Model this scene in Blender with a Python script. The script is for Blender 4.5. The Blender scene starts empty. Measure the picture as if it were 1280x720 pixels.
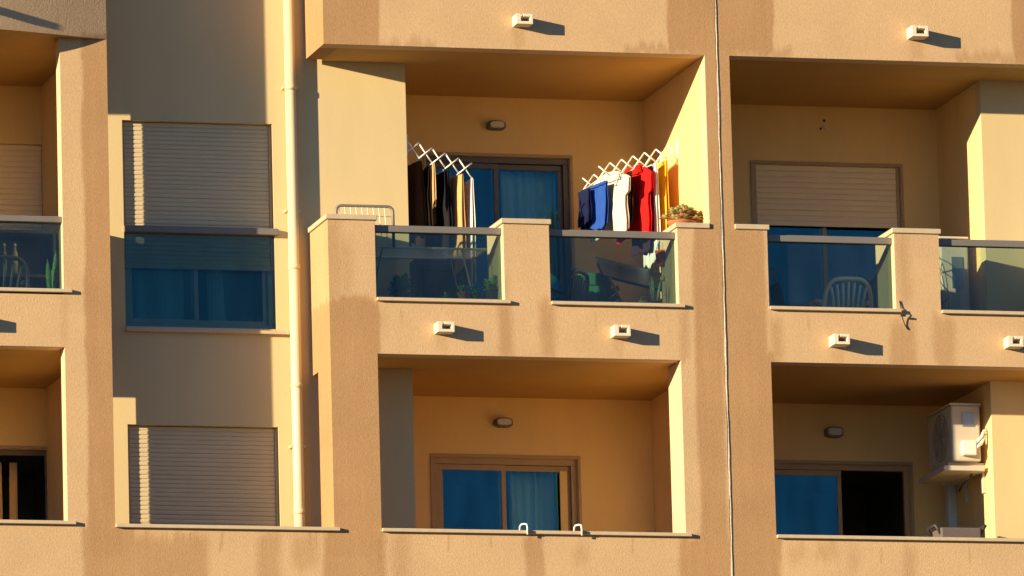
import bpy, bmesh, math, random
from mathutils import Vector, Matrix
random.seed(7)
SC = bpy.context.scene
COL = SC.collection
PI = math.pi

# ------------------------------------------------------------------ camera geometry
PSI = math.atan(.268); TH = math.asin(.182); RO = .0257
F = 12000.; SX = 125.; DIST = F / (SX / math.cos(PSI))
ZC = 1.7 + DIST * math.sin(TH)
fw = Vector((math.sin(PSI) * math.cos(TH), math.cos(PSI) * math.cos(TH), math.sin(TH)))
r0 = Vector((math.cos(PSI), -math.sin(PSI), 0)); u0 = r0.cross(fw)
rt = math.cos(RO) * r0 - math.sin(RO) * u0
up = math.sin(RO) * r0 + math.cos(RO) * u0
CAM = Vector((0, 0, ZC)) - DIST * fw

def at(px, py, y=0.):
    """measured photo pixel -> world point on the plane at depth y"""
    d = fw + (px - 640) / F * rt - (py - 360) / F * up
    t = (y - CAM.y) / d.y
    p = CAM + t * d
    return p

SUN = Vector((-2.20, -1.0, .42)).normalized()      # towards the sun

# ------------------------------------------------------------------ mesh builder
class MB:
    def __init__(s):
        s.v = []; s.f = []; s.mi = []; s.sm = []
    def add(s, vs, fs, mi=0, smooth=False):
        b = len(s.v); s.v += [tuple(v) for v in vs]
        for f in fs:
            s.f.append(tuple(b + i for i in f)); s.mi.append(mi); s.sm.append(smooth)
        return s
    def box(s, x0, x1, y0, y1, z0, z1, mi=0):
        x0, x1 = min(x0, x1), max(x0, x1); y0, y1 = min(y0, y1), max(y0, y1); z0, z1 = min(z0, z1), max(z0, z1)
        vs = [(x, y, z) for z in (z0, z1) for y in (y0, y1) for x in (x0, x1)]
        return s.add(vs, [(0, 2, 3, 1), (4, 5, 7, 6), (0, 1, 5, 4), (2, 6, 7, 3), (0, 4, 6, 2), (1, 3, 7, 5)], mi)
    def obox(s, M, sx, sy, sz, mi=0):
        vs = [M @ Vector((x * sx / 2, y * sy / 2, z * sz / 2)) for z in (-1, 1) for y in (-1, 1) for x in (-1, 1)]
        return s.add(vs, [(0, 2, 3, 1), (4, 5, 7, 6), (0, 1, 5, 4), (2, 6, 7, 3), (0, 4, 6, 2), (1, 3, 7, 5)], mi)
    def tube(s, pts, r, n=8, closed=False, mi=0, rs=None):
        pts = [Vector(p) for p in pts]; N = len(pts); vs = []; prev = None
        for i, p in enumerate(pts):
            if closed: t = pts[(i + 1) % N] - pts[i - 1]
            else: t = pts[min(i + 1, N - 1)] - pts[max(i - 1, 0)]
            t.normalize()
            if prev is None:
                a = t.orthogonal().normalized()
            else:
                a = (prev - t * prev.dot(t)); a = a.normalized() if a.length > 1e-6 else t.orthogonal().normalized()
            prev = a; b = t.cross(a); rr = rs[i] if rs else r
            for k in range(n):
                an = 2 * PI * k / n
                vs.append(p + rr * (math.cos(an) * a + math.sin(an) * b))
        fs = []
        for i in range(N if closed else N - 1):
            j = (i + 1) % N
            for k in range(n):
                l = (k + 1) % n
                fs.append((i * n + k, i * n + l, j * n + l, j * n + k))
        s.add(vs, fs, mi, True)
        if not closed:
            b = len(s.v) - len(vs)
            s.f.append(tuple(b + k for k in reversed(range(n)))); s.mi.append(mi); s.sm.append(False)
            s.f.append(tuple(b + (N - 1) * n + k for k in range(n))); s.mi.append(mi); s.sm.append(False)
        return s
    def lathe(s, prof, n=20, c=(0, 0, 0), mi=0, axis='z'):
        vs = []
        for (r, h) in prof:
            for k in range(n):
                a = 2 * PI * k / n
                p = (r * math.cos(a), r * math.sin(a), h)
                if axis == 'y': p = (p[0], -p[2], p[1])
                vs.append((c[0] + p[0], c[1] + p[1], c[2] + p[2]))
        fs = [(i * n + k, i * n + (k + 1) % n, (i + 1) * n + (k + 1) % n, (i + 1) * n + k) for i in range(len(prof) - 1) for k in range(n)]
        return s.add(vs, fs, mi, True)
    def sheet(s, fn, nu, nv, mi=0, smooth=True):
        vs = [fn(i / nu, j / nv) for j in range(nv + 1) for i in range(nu + 1)]
        w = nu + 1
        fs = [(j * w + i, j * w + i + 1, (j + 1) * w + i + 1, (j + 1) * w + i) for j in range(nv) for i in range(nu)]
        return s.add(vs, fs, mi, smooth)
    def leaf(s, base, dirv, length, width, droop=.3, side=None, mi=0, cup=.25, seg=4):
        d = Vector(dirv).normalized(); sd = Vector(side) if side else d.cross(Vector((0, 0, 1)))
        if sd.length < 1e-3: sd = Vector((1, 0, 0))
        sd.normalize(); nrm = sd.cross(d).normalized()
        vs = []; fs = []
        for i in range(seg + 1):
            t = i / seg
            w = width * (math.sin(PI * min(1, .12 + .88 * t)) ** .8) * .5 if i < seg else .001
            p = Vector(base) + d * length * t - Vector((0, 0, 1)) * droop * length * t * t
            vs += [p - sd * w + nrm * w * cup, p, p + sd * w + nrm * w * cup]
        for i in range(seg):
            a = i * 3
            fs += [(a, a + 1, a + 4, a + 3), (a + 1, a + 2, a + 5, a + 4)]
        return s.add(vs, fs, mi, True)
    def build(s, name, mat, parent=None, bevel=0, solid=0, sub=0, org=None):
        me = bpy.data.meshes.new(name)
        o = Vector(org) if org else Vector((0, 0, 0))
        me.from_pydata([tuple(Vector(v) - o) for v in s.v], [], s.f)
        mats = mat if isinstance(mat, (list, tuple)) else [mat]
        for m in mats: me.materials.append(m)
        me.polygons.foreach_set('material_index', s.mi)
        me.polygons.foreach_set('use_smooth', s.sm)
        me.update()
        ob = bpy.data.objects.new(name, me); COL.objects.link(ob)
        if parent: ob.parent = parent
        elif org: ob.location = o
        if bevel:
            m = ob.modifiers.new('bevel', 'BEVEL'); m.width = bevel; m.segments = 2; m.limit_method = 'ANGLE'
        if solid:
            m = ob.modifiers.new('solid', 'SOLIDIFY'); m.thickness = solid; m.offset = 0
        if sub:
            m = ob.modifiers.new('sub', 'SUBSURF'); m.levels = sub; m.render_levels = sub
        return ob

def thing(name, label, cat, loc=(0, 0, 0), rz=0, group=None):
    o = bpy.data.objects.new(name, None); COL.objects.link(o)
    o.location = loc; o.rotation_euler = (0, 0, rz); o.empty_display_size = .1
    o['label'] = label; o['category'] = cat
    if group: o['group'] = group
    return o

def tag(o, label, cat, group=None):
    o['label'] = label; o['category'] = cat
    if group: o['group'] = group
    return o

# ------------------------------------------------------------------ materials
def new_mat(name):
    m = bpy.data.materials.new(name); m.use_nodes = True
    nt = m.node_tree; return m, nt, nt.nodes['Principled BSDF']

def lin(c):
    return tuple(c) + (1,)

def simple(name, col, rough=.6, metal=0., var=.08, scale=12., bump=0., bscale=80., spec=.5):
    m, nt, b = new_mat(name); N = nt.nodes; L = nt.links
    tc = N.new('ShaderNodeTexCoord')
    no = N.new('ShaderNodeTexNoise'); no.inputs['Scale'].default_value = scale; no.inputs['Detail'].default_value = 5
    L.new(tc.outputs['Object'], no.inputs['Vector'])
    mx = N.new('ShaderNodeMix'); mx.data_type = 'RGBA'
    mx.inputs[6].default_value = lin([c * (1 - var) for c in col]); mx.inputs[7].default_value = lin([min(1, c * (1 + var)) for c in col])
    L.new(no.outputs['Fac'], mx.inputs[0]); L.new(mx.outputs[2], b.inputs['Base Color'])
    b.inputs['Roughness'].default_value = rough; b.inputs['Metallic'].default_value = metal
    b.inputs['Specular IOR Level'].default_value = spec
    if bump:
        n2 = N.new('ShaderNodeTexNoise'); n2.inputs['Scale'].default_value = bscale; n2.inputs['Detail'].default_value = 4
        L.new(tc.outputs['Object'], n2.inputs['Vector'])
        bp = N.new('ShaderNodeBump'); bp.inputs['Strength'].default_value = bump; bp.inputs['Distance'].default_value = .01
        L.new(n2.outputs['Fac'], bp.inputs['Height']); L.new(bp.outputs['Normal'], b.inputs['Normal'])
    return m

# damp / rain-washed zones of the rough stucco: (x0,y0,x1,y1,strength,soft m) measured on the facade plane
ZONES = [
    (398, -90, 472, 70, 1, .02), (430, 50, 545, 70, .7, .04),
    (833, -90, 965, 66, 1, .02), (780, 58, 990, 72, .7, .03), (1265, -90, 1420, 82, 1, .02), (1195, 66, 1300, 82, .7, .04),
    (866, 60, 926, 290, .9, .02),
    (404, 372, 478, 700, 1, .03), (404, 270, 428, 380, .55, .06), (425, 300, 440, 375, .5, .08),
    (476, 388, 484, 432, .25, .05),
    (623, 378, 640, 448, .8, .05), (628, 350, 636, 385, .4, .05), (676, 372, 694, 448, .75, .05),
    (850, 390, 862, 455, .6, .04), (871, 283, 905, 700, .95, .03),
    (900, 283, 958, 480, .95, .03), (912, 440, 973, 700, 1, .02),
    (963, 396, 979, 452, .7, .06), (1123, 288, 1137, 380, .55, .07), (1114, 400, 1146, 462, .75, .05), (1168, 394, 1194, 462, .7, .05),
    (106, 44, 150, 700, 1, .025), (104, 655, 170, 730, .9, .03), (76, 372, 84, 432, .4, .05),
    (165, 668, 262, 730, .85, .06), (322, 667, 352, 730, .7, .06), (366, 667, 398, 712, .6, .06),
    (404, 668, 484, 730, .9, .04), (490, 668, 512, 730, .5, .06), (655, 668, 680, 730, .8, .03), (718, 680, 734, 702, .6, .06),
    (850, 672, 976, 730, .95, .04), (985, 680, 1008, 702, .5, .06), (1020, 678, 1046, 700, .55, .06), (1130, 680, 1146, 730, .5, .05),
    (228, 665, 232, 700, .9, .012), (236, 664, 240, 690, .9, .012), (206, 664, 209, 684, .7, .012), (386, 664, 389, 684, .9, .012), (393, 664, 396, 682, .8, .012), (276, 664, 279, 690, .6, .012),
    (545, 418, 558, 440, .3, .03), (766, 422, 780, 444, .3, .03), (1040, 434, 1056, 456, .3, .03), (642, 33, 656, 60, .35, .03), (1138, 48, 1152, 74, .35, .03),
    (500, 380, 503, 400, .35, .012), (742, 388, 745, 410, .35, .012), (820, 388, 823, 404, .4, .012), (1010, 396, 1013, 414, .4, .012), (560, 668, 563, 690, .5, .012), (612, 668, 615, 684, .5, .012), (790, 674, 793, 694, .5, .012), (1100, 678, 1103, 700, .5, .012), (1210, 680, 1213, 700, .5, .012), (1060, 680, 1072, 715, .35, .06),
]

def stucco_mat():
    m, nt, b = new_mat('peach_stucco'); N = nt.nodes; L = nt.links
    tc = N.new('ShaderNodeTexCoord')
    def noise(scale, detail=4, rough=.55, stretch=None):
        n = N.new('ShaderNodeTexNoise'); n.inputs['Scale'].default_value = scale; n.inputs['Detail'].default_value = detail; n.inputs['Roughness'].default_value = rough
        if stretch:
            mp = N.new('ShaderNodeMapping'); mp.inputs['Scale'].default_value = stretch; L.new(tc.outputs['Object'], mp.inputs['Vector']); L.new(mp.outputs['Vector'], n.inputs['Vector'])
        else: L.new(tc.outputs['Object'], n.inputs['Vector'])
        return n
    def math_(op, a, c=None):
        n = N.new('ShaderNodeMath'); n.operation = op
        for i, q in enumerate((a, c)):
            if q is None: continue
            if isinstance(q, (int, float)): n.inputs[i].default_value = q
            else: L.new(q, n.inputs[i])
        return n.outputs[0]
    sep = N.new('ShaderNodeSeparateXYZ'); L.new(tc.outputs['Object'], sep.inputs[0])
    w1 = noise(1.8, 2, .5); w2 = noise(1.0, 4, .6, (10, 10, .5)); w3 = noise(24, 3, .6)
    dx = math_('ADD', math_('MULTIPLY', math_('SUBTRACT', w1.outputs['Fac'], .5), .10), math_('MULTIPLY', math_('SUBTRACT', w3.outputs['Fac'], .5), .03))
    dz = math_('ADD', math_('MULTIPLY', math_('SUBTRACT', w2.outputs['Fac'], .5), .34), math_('MULTIPLY', math_('SUBTRACT', w3.outputs['Fac'], .5), .03))
    x = math_('ADD', sep.outputs[0], dx); z = math_('ADD', sep.outputs[2], dz)
    def step(v, e, soft, down):
        n = N.new('ShaderNodeMapRange'); n.interpolation_type = 'SMOOTHSTEP'
        n.inputs[1].default_value = e - soft; n.inputs[2].default_value = e + soft
        n.inputs[3].default_value = 1. if down else 0.; n.inputs[4].default_value = 0. if down else 1.
        L.new(v, n.inputs[0]); return n.outputs[0]
    tot = None
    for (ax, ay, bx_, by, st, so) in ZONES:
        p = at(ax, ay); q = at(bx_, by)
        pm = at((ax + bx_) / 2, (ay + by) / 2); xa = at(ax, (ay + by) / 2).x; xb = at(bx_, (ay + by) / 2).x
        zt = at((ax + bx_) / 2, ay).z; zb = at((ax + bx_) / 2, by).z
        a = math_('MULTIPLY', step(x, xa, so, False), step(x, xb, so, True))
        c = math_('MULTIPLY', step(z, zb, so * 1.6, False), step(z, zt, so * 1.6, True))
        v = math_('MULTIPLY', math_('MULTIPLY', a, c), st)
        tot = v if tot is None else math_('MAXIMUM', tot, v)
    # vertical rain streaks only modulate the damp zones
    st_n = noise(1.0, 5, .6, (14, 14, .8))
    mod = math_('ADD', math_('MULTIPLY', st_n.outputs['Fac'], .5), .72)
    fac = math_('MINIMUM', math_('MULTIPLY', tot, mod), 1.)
    grain = noise(46, 3, .75); blot = noise(1.6, 6, .6); fine = noise(22, 4, .7)
    mx = N.new('ShaderNodeMix'); mx.data_type = 'RGBA'
    mx.inputs[6].default_value = lin(CLEAN); mx.inputs[7].default_value = lin(DAMP)
    L.new(fac, mx.inputs[0])
    vv = math_('ADD', math_('ADD', math_('MULTIPLY', grain.outputs['Fac'], .46), math_('MULTIPLY', blot.outputs['Fac'], .32)), math_('ADD', math_('MULTIPLY', fine.outputs['Fac'], .22), .49))
    mm = N.new('ShaderNodeMix'); mm.data_type = 'RGBA'; mm.blend_type = 'MULTIPLY'; mm.inputs[0].default_value = 1
    L.new(mx.outputs[2], mm.inputs[6]); L.new(vv, mm.inputs[7])
    L.new(mm.outputs[2], b.inputs['Base Color']); b.inputs['Roughness'].default_value = .92; b.inputs['Specular IOR Level'].default_value = .15
    g2 = noise(60, 3, .65)
    bp = N.new('ShaderNodeBump'); bp.inputs['Strength'].default_value = .5; bp.inputs['Distance'].default_value = .007
    L.new(g2.outputs['Fac'], bp.inputs['Height']); L.new(bp.outputs['Normal'], b.inputs['Normal'])
    return m

def cream_mat(name, col, var=.06):
    m, nt, b = new_mat(name); N = nt.nodes; L = nt.links
    tc = N.new('ShaderNodeTexCoord')
    n1 = N.new('ShaderNodeTexNoise'); n1.inputs['Scale'].default_value = .9; n1.inputs['Detail'].default_value = 6
    mp = N.new('ShaderNodeMapping'); mp.inputs['Scale'].default_value = (3, 3, .8)
    L.new(tc.outputs['Object'], mp.inputs['Vector']); L.new(mp.outputs['Vector'], n1.inputs['Vector'])
    n2 = N.new('ShaderNodeTexNoise'); n2.inputs['Scale'].default_value = 40; n2.inputs['Detail'].default_value = 3
    L.new(tc.outputs['Object'], n2.inputs['Vector'])
    ad = N.new('ShaderNodeMath'); ad.operation = 'MULTIPLY_ADD'; ad.inputs[1].default_value = .4
    L.new(n2.outputs['Fac'], ad.inputs[0]); L.new(n1.outputs['Fac'], ad.inputs[2])
    mr = N.new('ShaderNodeMapRange'); mr.inputs[1].default_value = .3; mr.inputs[2].default_value = 1.1
    L.new(ad.outputs[0], mr.inputs[0])
    mx = N.new('ShaderNodeMix'); mx.data_type = 'RGBA'
    mx.inputs[6].default_value = lin([c * (1 - var * 1.5) for c in col]); mx.inputs[7].default_value = lin([c * (1 + var) for c in col])
    L.new(mr.outputs[0], mx.inputs[0]); L.new(mx.outputs[2], b.inputs['Base Color'])
    b.inputs['Roughness'].default_value = .85; b.inputs['Specular IOR Level'].default_value = .2
    bp = N.new('ShaderNodeBump'); bp.inputs['Strength'].default_value = .12; bp.inputs['Distance'].default_value = .004
    L.new(n2.outputs['Fac'], bp.inputs['Height']); L.new(bp.outputs['Normal'], b.inputs['Normal'])
    return m

def glass_mat(name, trans, refl, fac, rough=.02):
    m = bpy.data.materials.new(name); m.use_nodes = True; nt = m.node_tree; N = nt.nodes; L = nt.links
    N.remove(N['Principled BSDF']); out = N['Material Output']
    t = N.new('ShaderNodeBsdfTransparent'); t.inputs[0].default_value = lin(trans)
    g = N.new('ShaderNodeBsdfGlossy'); g.inputs[0].default_value = lin(refl); g.inputs['Roughness'].default_value = rough
    lw = N.new('ShaderNodeLayerWeight'); lw.inputs[0].default_value = .25
    tc = N.new('ShaderNodeTexCoord'); no = N.new('ShaderNodeTexNoise'); no.inputs['Scale'].default_value = 1.3; no.inputs['Detail'].default_value = 1
    L.new(tc.outputs['Object'], no.inputs['Vector'])
    n3 = N.new('ShaderNodeTexNoise'); n3.inputs['Scale'].default_value = 2.2; n3.inputs['Detail'].default_value = 5
    mp3 = N.new('ShaderNodeMapping'); mp3.inputs['Scale'].default_value = (2.2, 1, .55); L.new(tc.outputs['Object'], mp3.inputs['Vector']); L.new(mp3.outputs['Vector'], n3.inputs['Vector'])
    cm = N.new('ShaderNodeMix'); cm.data_type = 'RGBA'; cm.inputs[6].default_value = lin([c * .45 for c in refl]); cm.inputs[7].default_value = lin([min(1, c * 1.45) for c in refl])
    L.new(n3.outputs['Fac'], cm.inputs[0]); L.new(cm.outputs[2], g.inputs[0])
    bp = N.new('ShaderNodeBump'); bp.inputs['Strength'].default_value = .05; bp.inputs['Distance'].default_value = .02
    L.new(no.outputs['Fac'], bp.inputs['Height']); L.new(bp.outputs['Normal'], g.inputs['Normal'])
    ad = N.new('ShaderNodeMath'); ad.operation = 'ADD'; ad.inputs[1].default_value = fac; ad.use_clamp = True
    ml = N.new('ShaderNodeMath'); ml.operation = 'MULTIPLY'; ml.inputs[1].default_value = .5
    L.new(lw.outputs['Fresnel'], ml.inputs[0]); L.new(ml.outputs[0], ad.inputs[0])
    mx = N.new('ShaderNodeMixShader'); L.new(ad.outputs[0], mx.inputs[0]); L.new(t.outputs[0], mx.inputs[1]); L.new(g.outputs[0], mx.inputs[2])
    df = N.new('ShaderNodeBsdfDiffuse'); df.inputs[0].default_value = (.5, .48, .42, 1)
    dm = N.new('ShaderNodeMath'); dm.operation = 'MULTIPLY'; dm.inputs[1].default_value = .018; L.new(n3.outputs['Fac'], dm.inputs[0])
    m2 = N.new('ShaderNodeMixShader'); L.new(dm.outputs[0], m2.inputs[0]); L.new(mx.outputs[0], m2.inputs[1]); L.new(df.outputs[0], m2.inputs[2])
    L.new(m2.outputs[0], out.inputs['Surface'])
    return m

def leaf_mat(name, c1, c2, scale=25):
    m, nt, b = new_mat(name); N = nt.nodes; L = nt.links
    tc = N.new('ShaderNodeTexCoord'); no = N.new('ShaderNodeTexNoise'); no.inputs['Scale'].default_value = scale; no.inputs['Detail'].default_value = 2
    L.new(tc.outputs['Object'], no.inputs['Vector'])
    cr = N.new('ShaderNodeValToRGB'); cr.color_ramp.elements[0].position = .38; cr.color_ramp.elements[1].position = .62
    cr.color_ramp.elements[0].color = lin(c1); cr.color_ramp.elements[1].color = lin(c2)
    L.new(no.outputs['Fac'], cr.inputs[0]); L.new(cr.outputs[0], b.inputs['Base Color']); b.inputs['Roughness'].default_value = .5
    return m

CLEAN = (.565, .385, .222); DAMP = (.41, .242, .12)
M = {}
M['stucco'] = stucco_mat()
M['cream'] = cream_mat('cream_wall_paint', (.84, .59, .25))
M['reveal'] = cream_mat('sunlit_reveal_cream', (.66, .48, .31))  # copy of the wall cream, pale highlight of sunlit faces put into its colour
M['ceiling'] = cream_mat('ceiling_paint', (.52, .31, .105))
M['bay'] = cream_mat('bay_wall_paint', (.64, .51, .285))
M['floor'] = simple('floor_tile', (.52, .39, .25), .5, var=.12, scale=6)
M['stone'] = simple('sill_stone', (.54, .43, .29), .6, var=.14, scale=18, bump=.1)
M['alu_dark'] = simple('bronze_aluminium', (.13, .105, .085), .42, .3, .08)
M['alu_tan'] = simple('tan_aluminium', (.42, .29, .15), .55, .0, .08)
M['alu_pale'] = simple('pale_aluminium', (.58, .57, .54), .45, .0, .06)
M['rail'] = simple('grey_rail_metal', (.19, .172, .158), .5, .1, .12, 6)
M['steel'] = simple('galvanised_steel', (.45, .44, .42), .35, .8, .1)
M['shutter_bounce'] = simple('bounce_lit_shutter_slats', (.86, .68, .42), .5, 0, .07, 5)  # brighter copy of the slat colour, bounce light in the recesses painted in
M['shutter'] = simple('shutter_slats', (.60, .49, .31), .5, 0, .07, 5)
M['pipe'] = simple('pipe_paint', (.70, .58, .38), .35, 0, .06, 4)
M['white'] = simple('white_plastic', (.80, .78, .72), .45, 0, .05)
M['white_metal'] = simple('white_enamel', (.82, .80, .75), .3, 0, .03)
M['spout'] = simple('spout_paint', (.74, .66, .52), .6, 0, .12, 30)
M['black'] = simple('black_rubber', (.02, .02, .02), .6, 0, .2)
M['dark'] = simple('charcoal_plastic', (.035, .035, .04), .55, 0, .2)
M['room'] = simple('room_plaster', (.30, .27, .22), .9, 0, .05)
M['curtain'] = simple('sheer_curtain', (.88, .88, .82), .9, 0, .08, 3)
M['curtain_tan'] = simple('beige_curtain', (.85, .55, .20), .9, 0, .08, 3)
M['guard'] = glass_mat('tinted_guard_glass', (.64, .75, .72), (.28, .62, .90), .045)
M['pane'] = glass_mat('blue_solar_glass', (.70, .88, .88), (.12, .46, .56), .14)
M['sealant'] = simple('joint_sealant', (.56, .48, .38), .8, 0, .45, 45, bump=.5, bscale=50)
M['ground'] = simple('asphalt_ground', (.06, .056, .05), .95, 0, .3, .2)
M['wood'] = simple('worn_wood', (.30, .15, .07), .6, 0, .2, 20)
M['green'] = simple('green_plastic', (.05, .20, .10), .5, 0, .1)
M['lampglass'] = simple('frosted_lamp_glass', (.60, .58, .50), .25, 0, .05)
M['lampmetal'] = simple('lamp_ring_metal', (.16, .13, .10), .4, .4, .1)
M['pot'] = simple('grey_pot_clay', (.10, .13, .13), .7, 0, .12)
M['pot_tc'] = simple('terracotta_pot', (.42, .15, .07), .8, 0, .12)

def cloth(name, col, var=.12):
    return simple(name, col, .92, 0, var, 14, bump=.25, bscale=120, spec=.1)
leafG = leaf_mat('green_leaf', (.05, .15, .05), (.18, .32, .12))
leafP = leaf_mat('pale_leaf', (.20, .34, .16), (.48, .56, .30))
leafR = leaf_mat('red_green_leaf', (.50, .26, .12), (.50, .58, .24), 18)
leafA = leaf_mat('snake_leaf', (.14, .36, .08), (.36, .58, .16), 40)

# ------------------------------------------------------------------ levels and axes of the facade (metres)
XA, XB, XC, XD = -4.425, -3.965, -1.82, -1.354
XE0, XE1, XF, XG, XH = -.073, .384, 1.675, 2.005, 2.13
XCOL, XWB = -.81, 2.0
YF, YP, YB, YW = .18, .62, .80, 2.27          # front layer, pier depth, bay wall, back wall
ZT, ZCAP, ZS, ZM, ZL = 20.935, 19.21, 18.415, 17.905, 16.165
ZTOP = 22.6
FLM, FLL = ZM + .15, ZM + .15 - 3.03

# ------------------------------------------------------------------ setting
g = MB()
g.add([(-900, -900, 0), (900, -900, 0), (900, 1500, 0), (-900, 1500, 0)], [(0, 1, 2, 3)])
o = g.build('ground', M['ground']); o['kind'] = 'structure'

B = thing('apartment_building', 'cream and peach stuccoed apartment block with recessed balconies', 'building')

def grid_wall(mb, x0, x1, z0, z1, holes, y0, y1, side=lambda x: 1, hz=1):
    """manifold slab with rectangular holes; side / underside faces get their own material slot"""
    xs = sorted({x0, x1} | {min(max(h[i], x0), x1) for h in holes for i in (0, 1)})
    zs = sorted({z0, z1} | {min(max(h[i], z0), z1) for h in holes for i in (2, 3)})
    nx, nz = len(xs) - 1, len(zs) - 1
    def sol(i, j):
        if not (0 <= i < nx and 0 <= j < nz): return False
        cx, cz = (xs[i] + xs[i + 1]) / 2, (zs[j] + zs[j + 1]) / 2
        return not any(h[0] < cx < h[1] and h[2] < cz < h[3] for h in holes)
    for i in range(nx):
        for j in range(nz):
            if not sol(i, j): continue
            a, b, c, d = xs[i], xs[i + 1], zs[j], zs[j + 1]
            mb.add([(a, y0, c), (b, y0, c), (b, y0, d), (a, y0, d)], [(0, 1, 2, 3)], 0)
            mb.add([(a, y1, c), (b, y1, c), (b, y1, d), (a, y1, d)], [(3, 2, 1, 0)], 1)
            if not sol(i - 1, j): mb.add([(a, y0, c), (a, y0, d), (a, y1, d), (a, y1, c)], [(0, 1, 2, 3)], side(a))
            if not sol(i + 1, j): mb.add([(b, y0, c), (b, y1, c), (b, y1, d), (b, y0, d)], [(0, 1, 2, 3)], side(b))
            if not sol(i, j - 1): mb.add([(a, y0, c), (a, y1, c), (b, y1, c), (b, y0, c)], [(0, 1, 2, 3)], hz)
            if not sol(i, j + 1): mb.add([(a, y0, d), (b, y0, d), (b, y1, d), (a, y1, d)], [(0, 1, 2, 3)], hz)

def mirx(x, mir):
    return 2 * XH - x if mir else x
def hole(a, b, c, d, mir=False):
    a, b = mirx(a, mir), mirx(b, mir); return (min(a, b), max(a, b), c, d)

JW = .009
def block_holes(mir):
    return [hole(XD, XE0, ZS, ZCAP, mir), hole(XE1, XF, ZS, ZCAP, mir), hole(XC, XG, ZCAP, ZT, mir),
            hole(XD, XF, ZL, ZM, mir), hole(XB, XC, ZL, ZTOP + 1, mir)]
def sidem(x):
    return 0 if min(abs(x - XC), abs(x - mirx(XC, True)), abs(x - XB)) < .01 else 1

# front layers, left and right of the movement joint
XLL = -8.3; XLO = XA - 3.04
fl = MB()
grid_wall(fl, XLL, XH - JW, 0, ZTOP, block_holes(False) + [
    (XLO, XA, ZS, ZCAP), (XLO, XA, ZCAP, ZT - .02), (XLO, XA, ZL + .02, ZM), (XLL - 1, XB, ZT - .02, ZTOP + 1)], 0, YF, sidem)
fl.build('facade_wall', [M['stucco'], M['reveal']], B)
fr = MB()
XRR = mirx(XB, True) + .6
grid_wall(fr, XH + JW, XRR, 0, ZTOP, block_holes(True), 0, YF, sidem)
fr.build('facade_wall', [M['stucco'], M['reveal']], B)
# movement joint: slightly wavering sealant strip
jt = MB(); pts = []
z = 0
random.seed(3)
def jstrip(u, v):
    zz = 12 + v * (ZTOP - 12); w = .0015 * math.sin(zz * 3.1) + .0012 * math.sin(zz * 7.7 + 1) + .0015 * math.sin(zz * 23)
    return (XH + w + (u - .5) * (.020 + .006 * math.sin(zz * 5.3)), -.004 - .006 * math.sin(PI * u), zz)
jt.sheet(jstrip, 4, 160)
jt.build('movement_joint', M['sealant'], B)
ck = MB()
for side_, ph in ((-1, 0),):
    pts = []
    for i in range(170):
        zz = 12 + i / 169 * (ZTOP - 12); w = .0015 * math.sin(zz * 3.1) + .0012 * math.sin(zz * 7.7 + 1) + .0015 * math.sin(zz * 23)
        pts.append((XH + w + side_ * (.011 + .003 * math.sin(zz * 9 + ph)), -.006, zz))
    ck.tube(pts, .004, 5, rs=[.0012 + .0035 * max(0, math.sin(p[2] * 4.3 + ph) * math.sin(p[2] * 1.7)) for p in pts])
ck.build('joint_crack', M['black'], B)

def cap_slab(x0, x1, y0, y1, z, th=.05, over=.022):
    m = MB(); m.box(x0 - over, x1 + over, y0 - over, y1, z, z + th)
    return m.build('pier_cap', M['stone'], B, bevel=.006)

def sill(x0, x1, z, y0=-.045, y1=.17, th=.034, dz=.0, ends=(0, .05)):
    m = MB(); m.box(x0 - ends[0], x1 + ends[1], y0, -.002, z + .003, z + .003 + th)
    m.box(x0 + .002, x1 - .002, -.002, y1, z + .003, z + .003 + th)
    return m.build('sill', M['stone'], B, bevel=.005)

ZRAIL0, ZRAIL1 = at(545, 292, .1).z, at(545, 283.5, .1).z
def balustrade(x0, x1, tilt=0):
    r = MB(); r.box(x0 + .002, x1 - .002, .07, .15, ZRAIL0, ZRAIL1)
    r.box(x0 + .002, x1 - .002, .10, .125, ZS + .038, ZS + .060)
    ro = r.build('balustrade', M['rail'], B, bevel=.006)
    p = MB(); p.box(x0 + .006, x1 - .006, .106, .118, ZS + .06, ZRAIL0)
    p.build('glass_panel', M['guard'], ro)
    return ro

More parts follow.
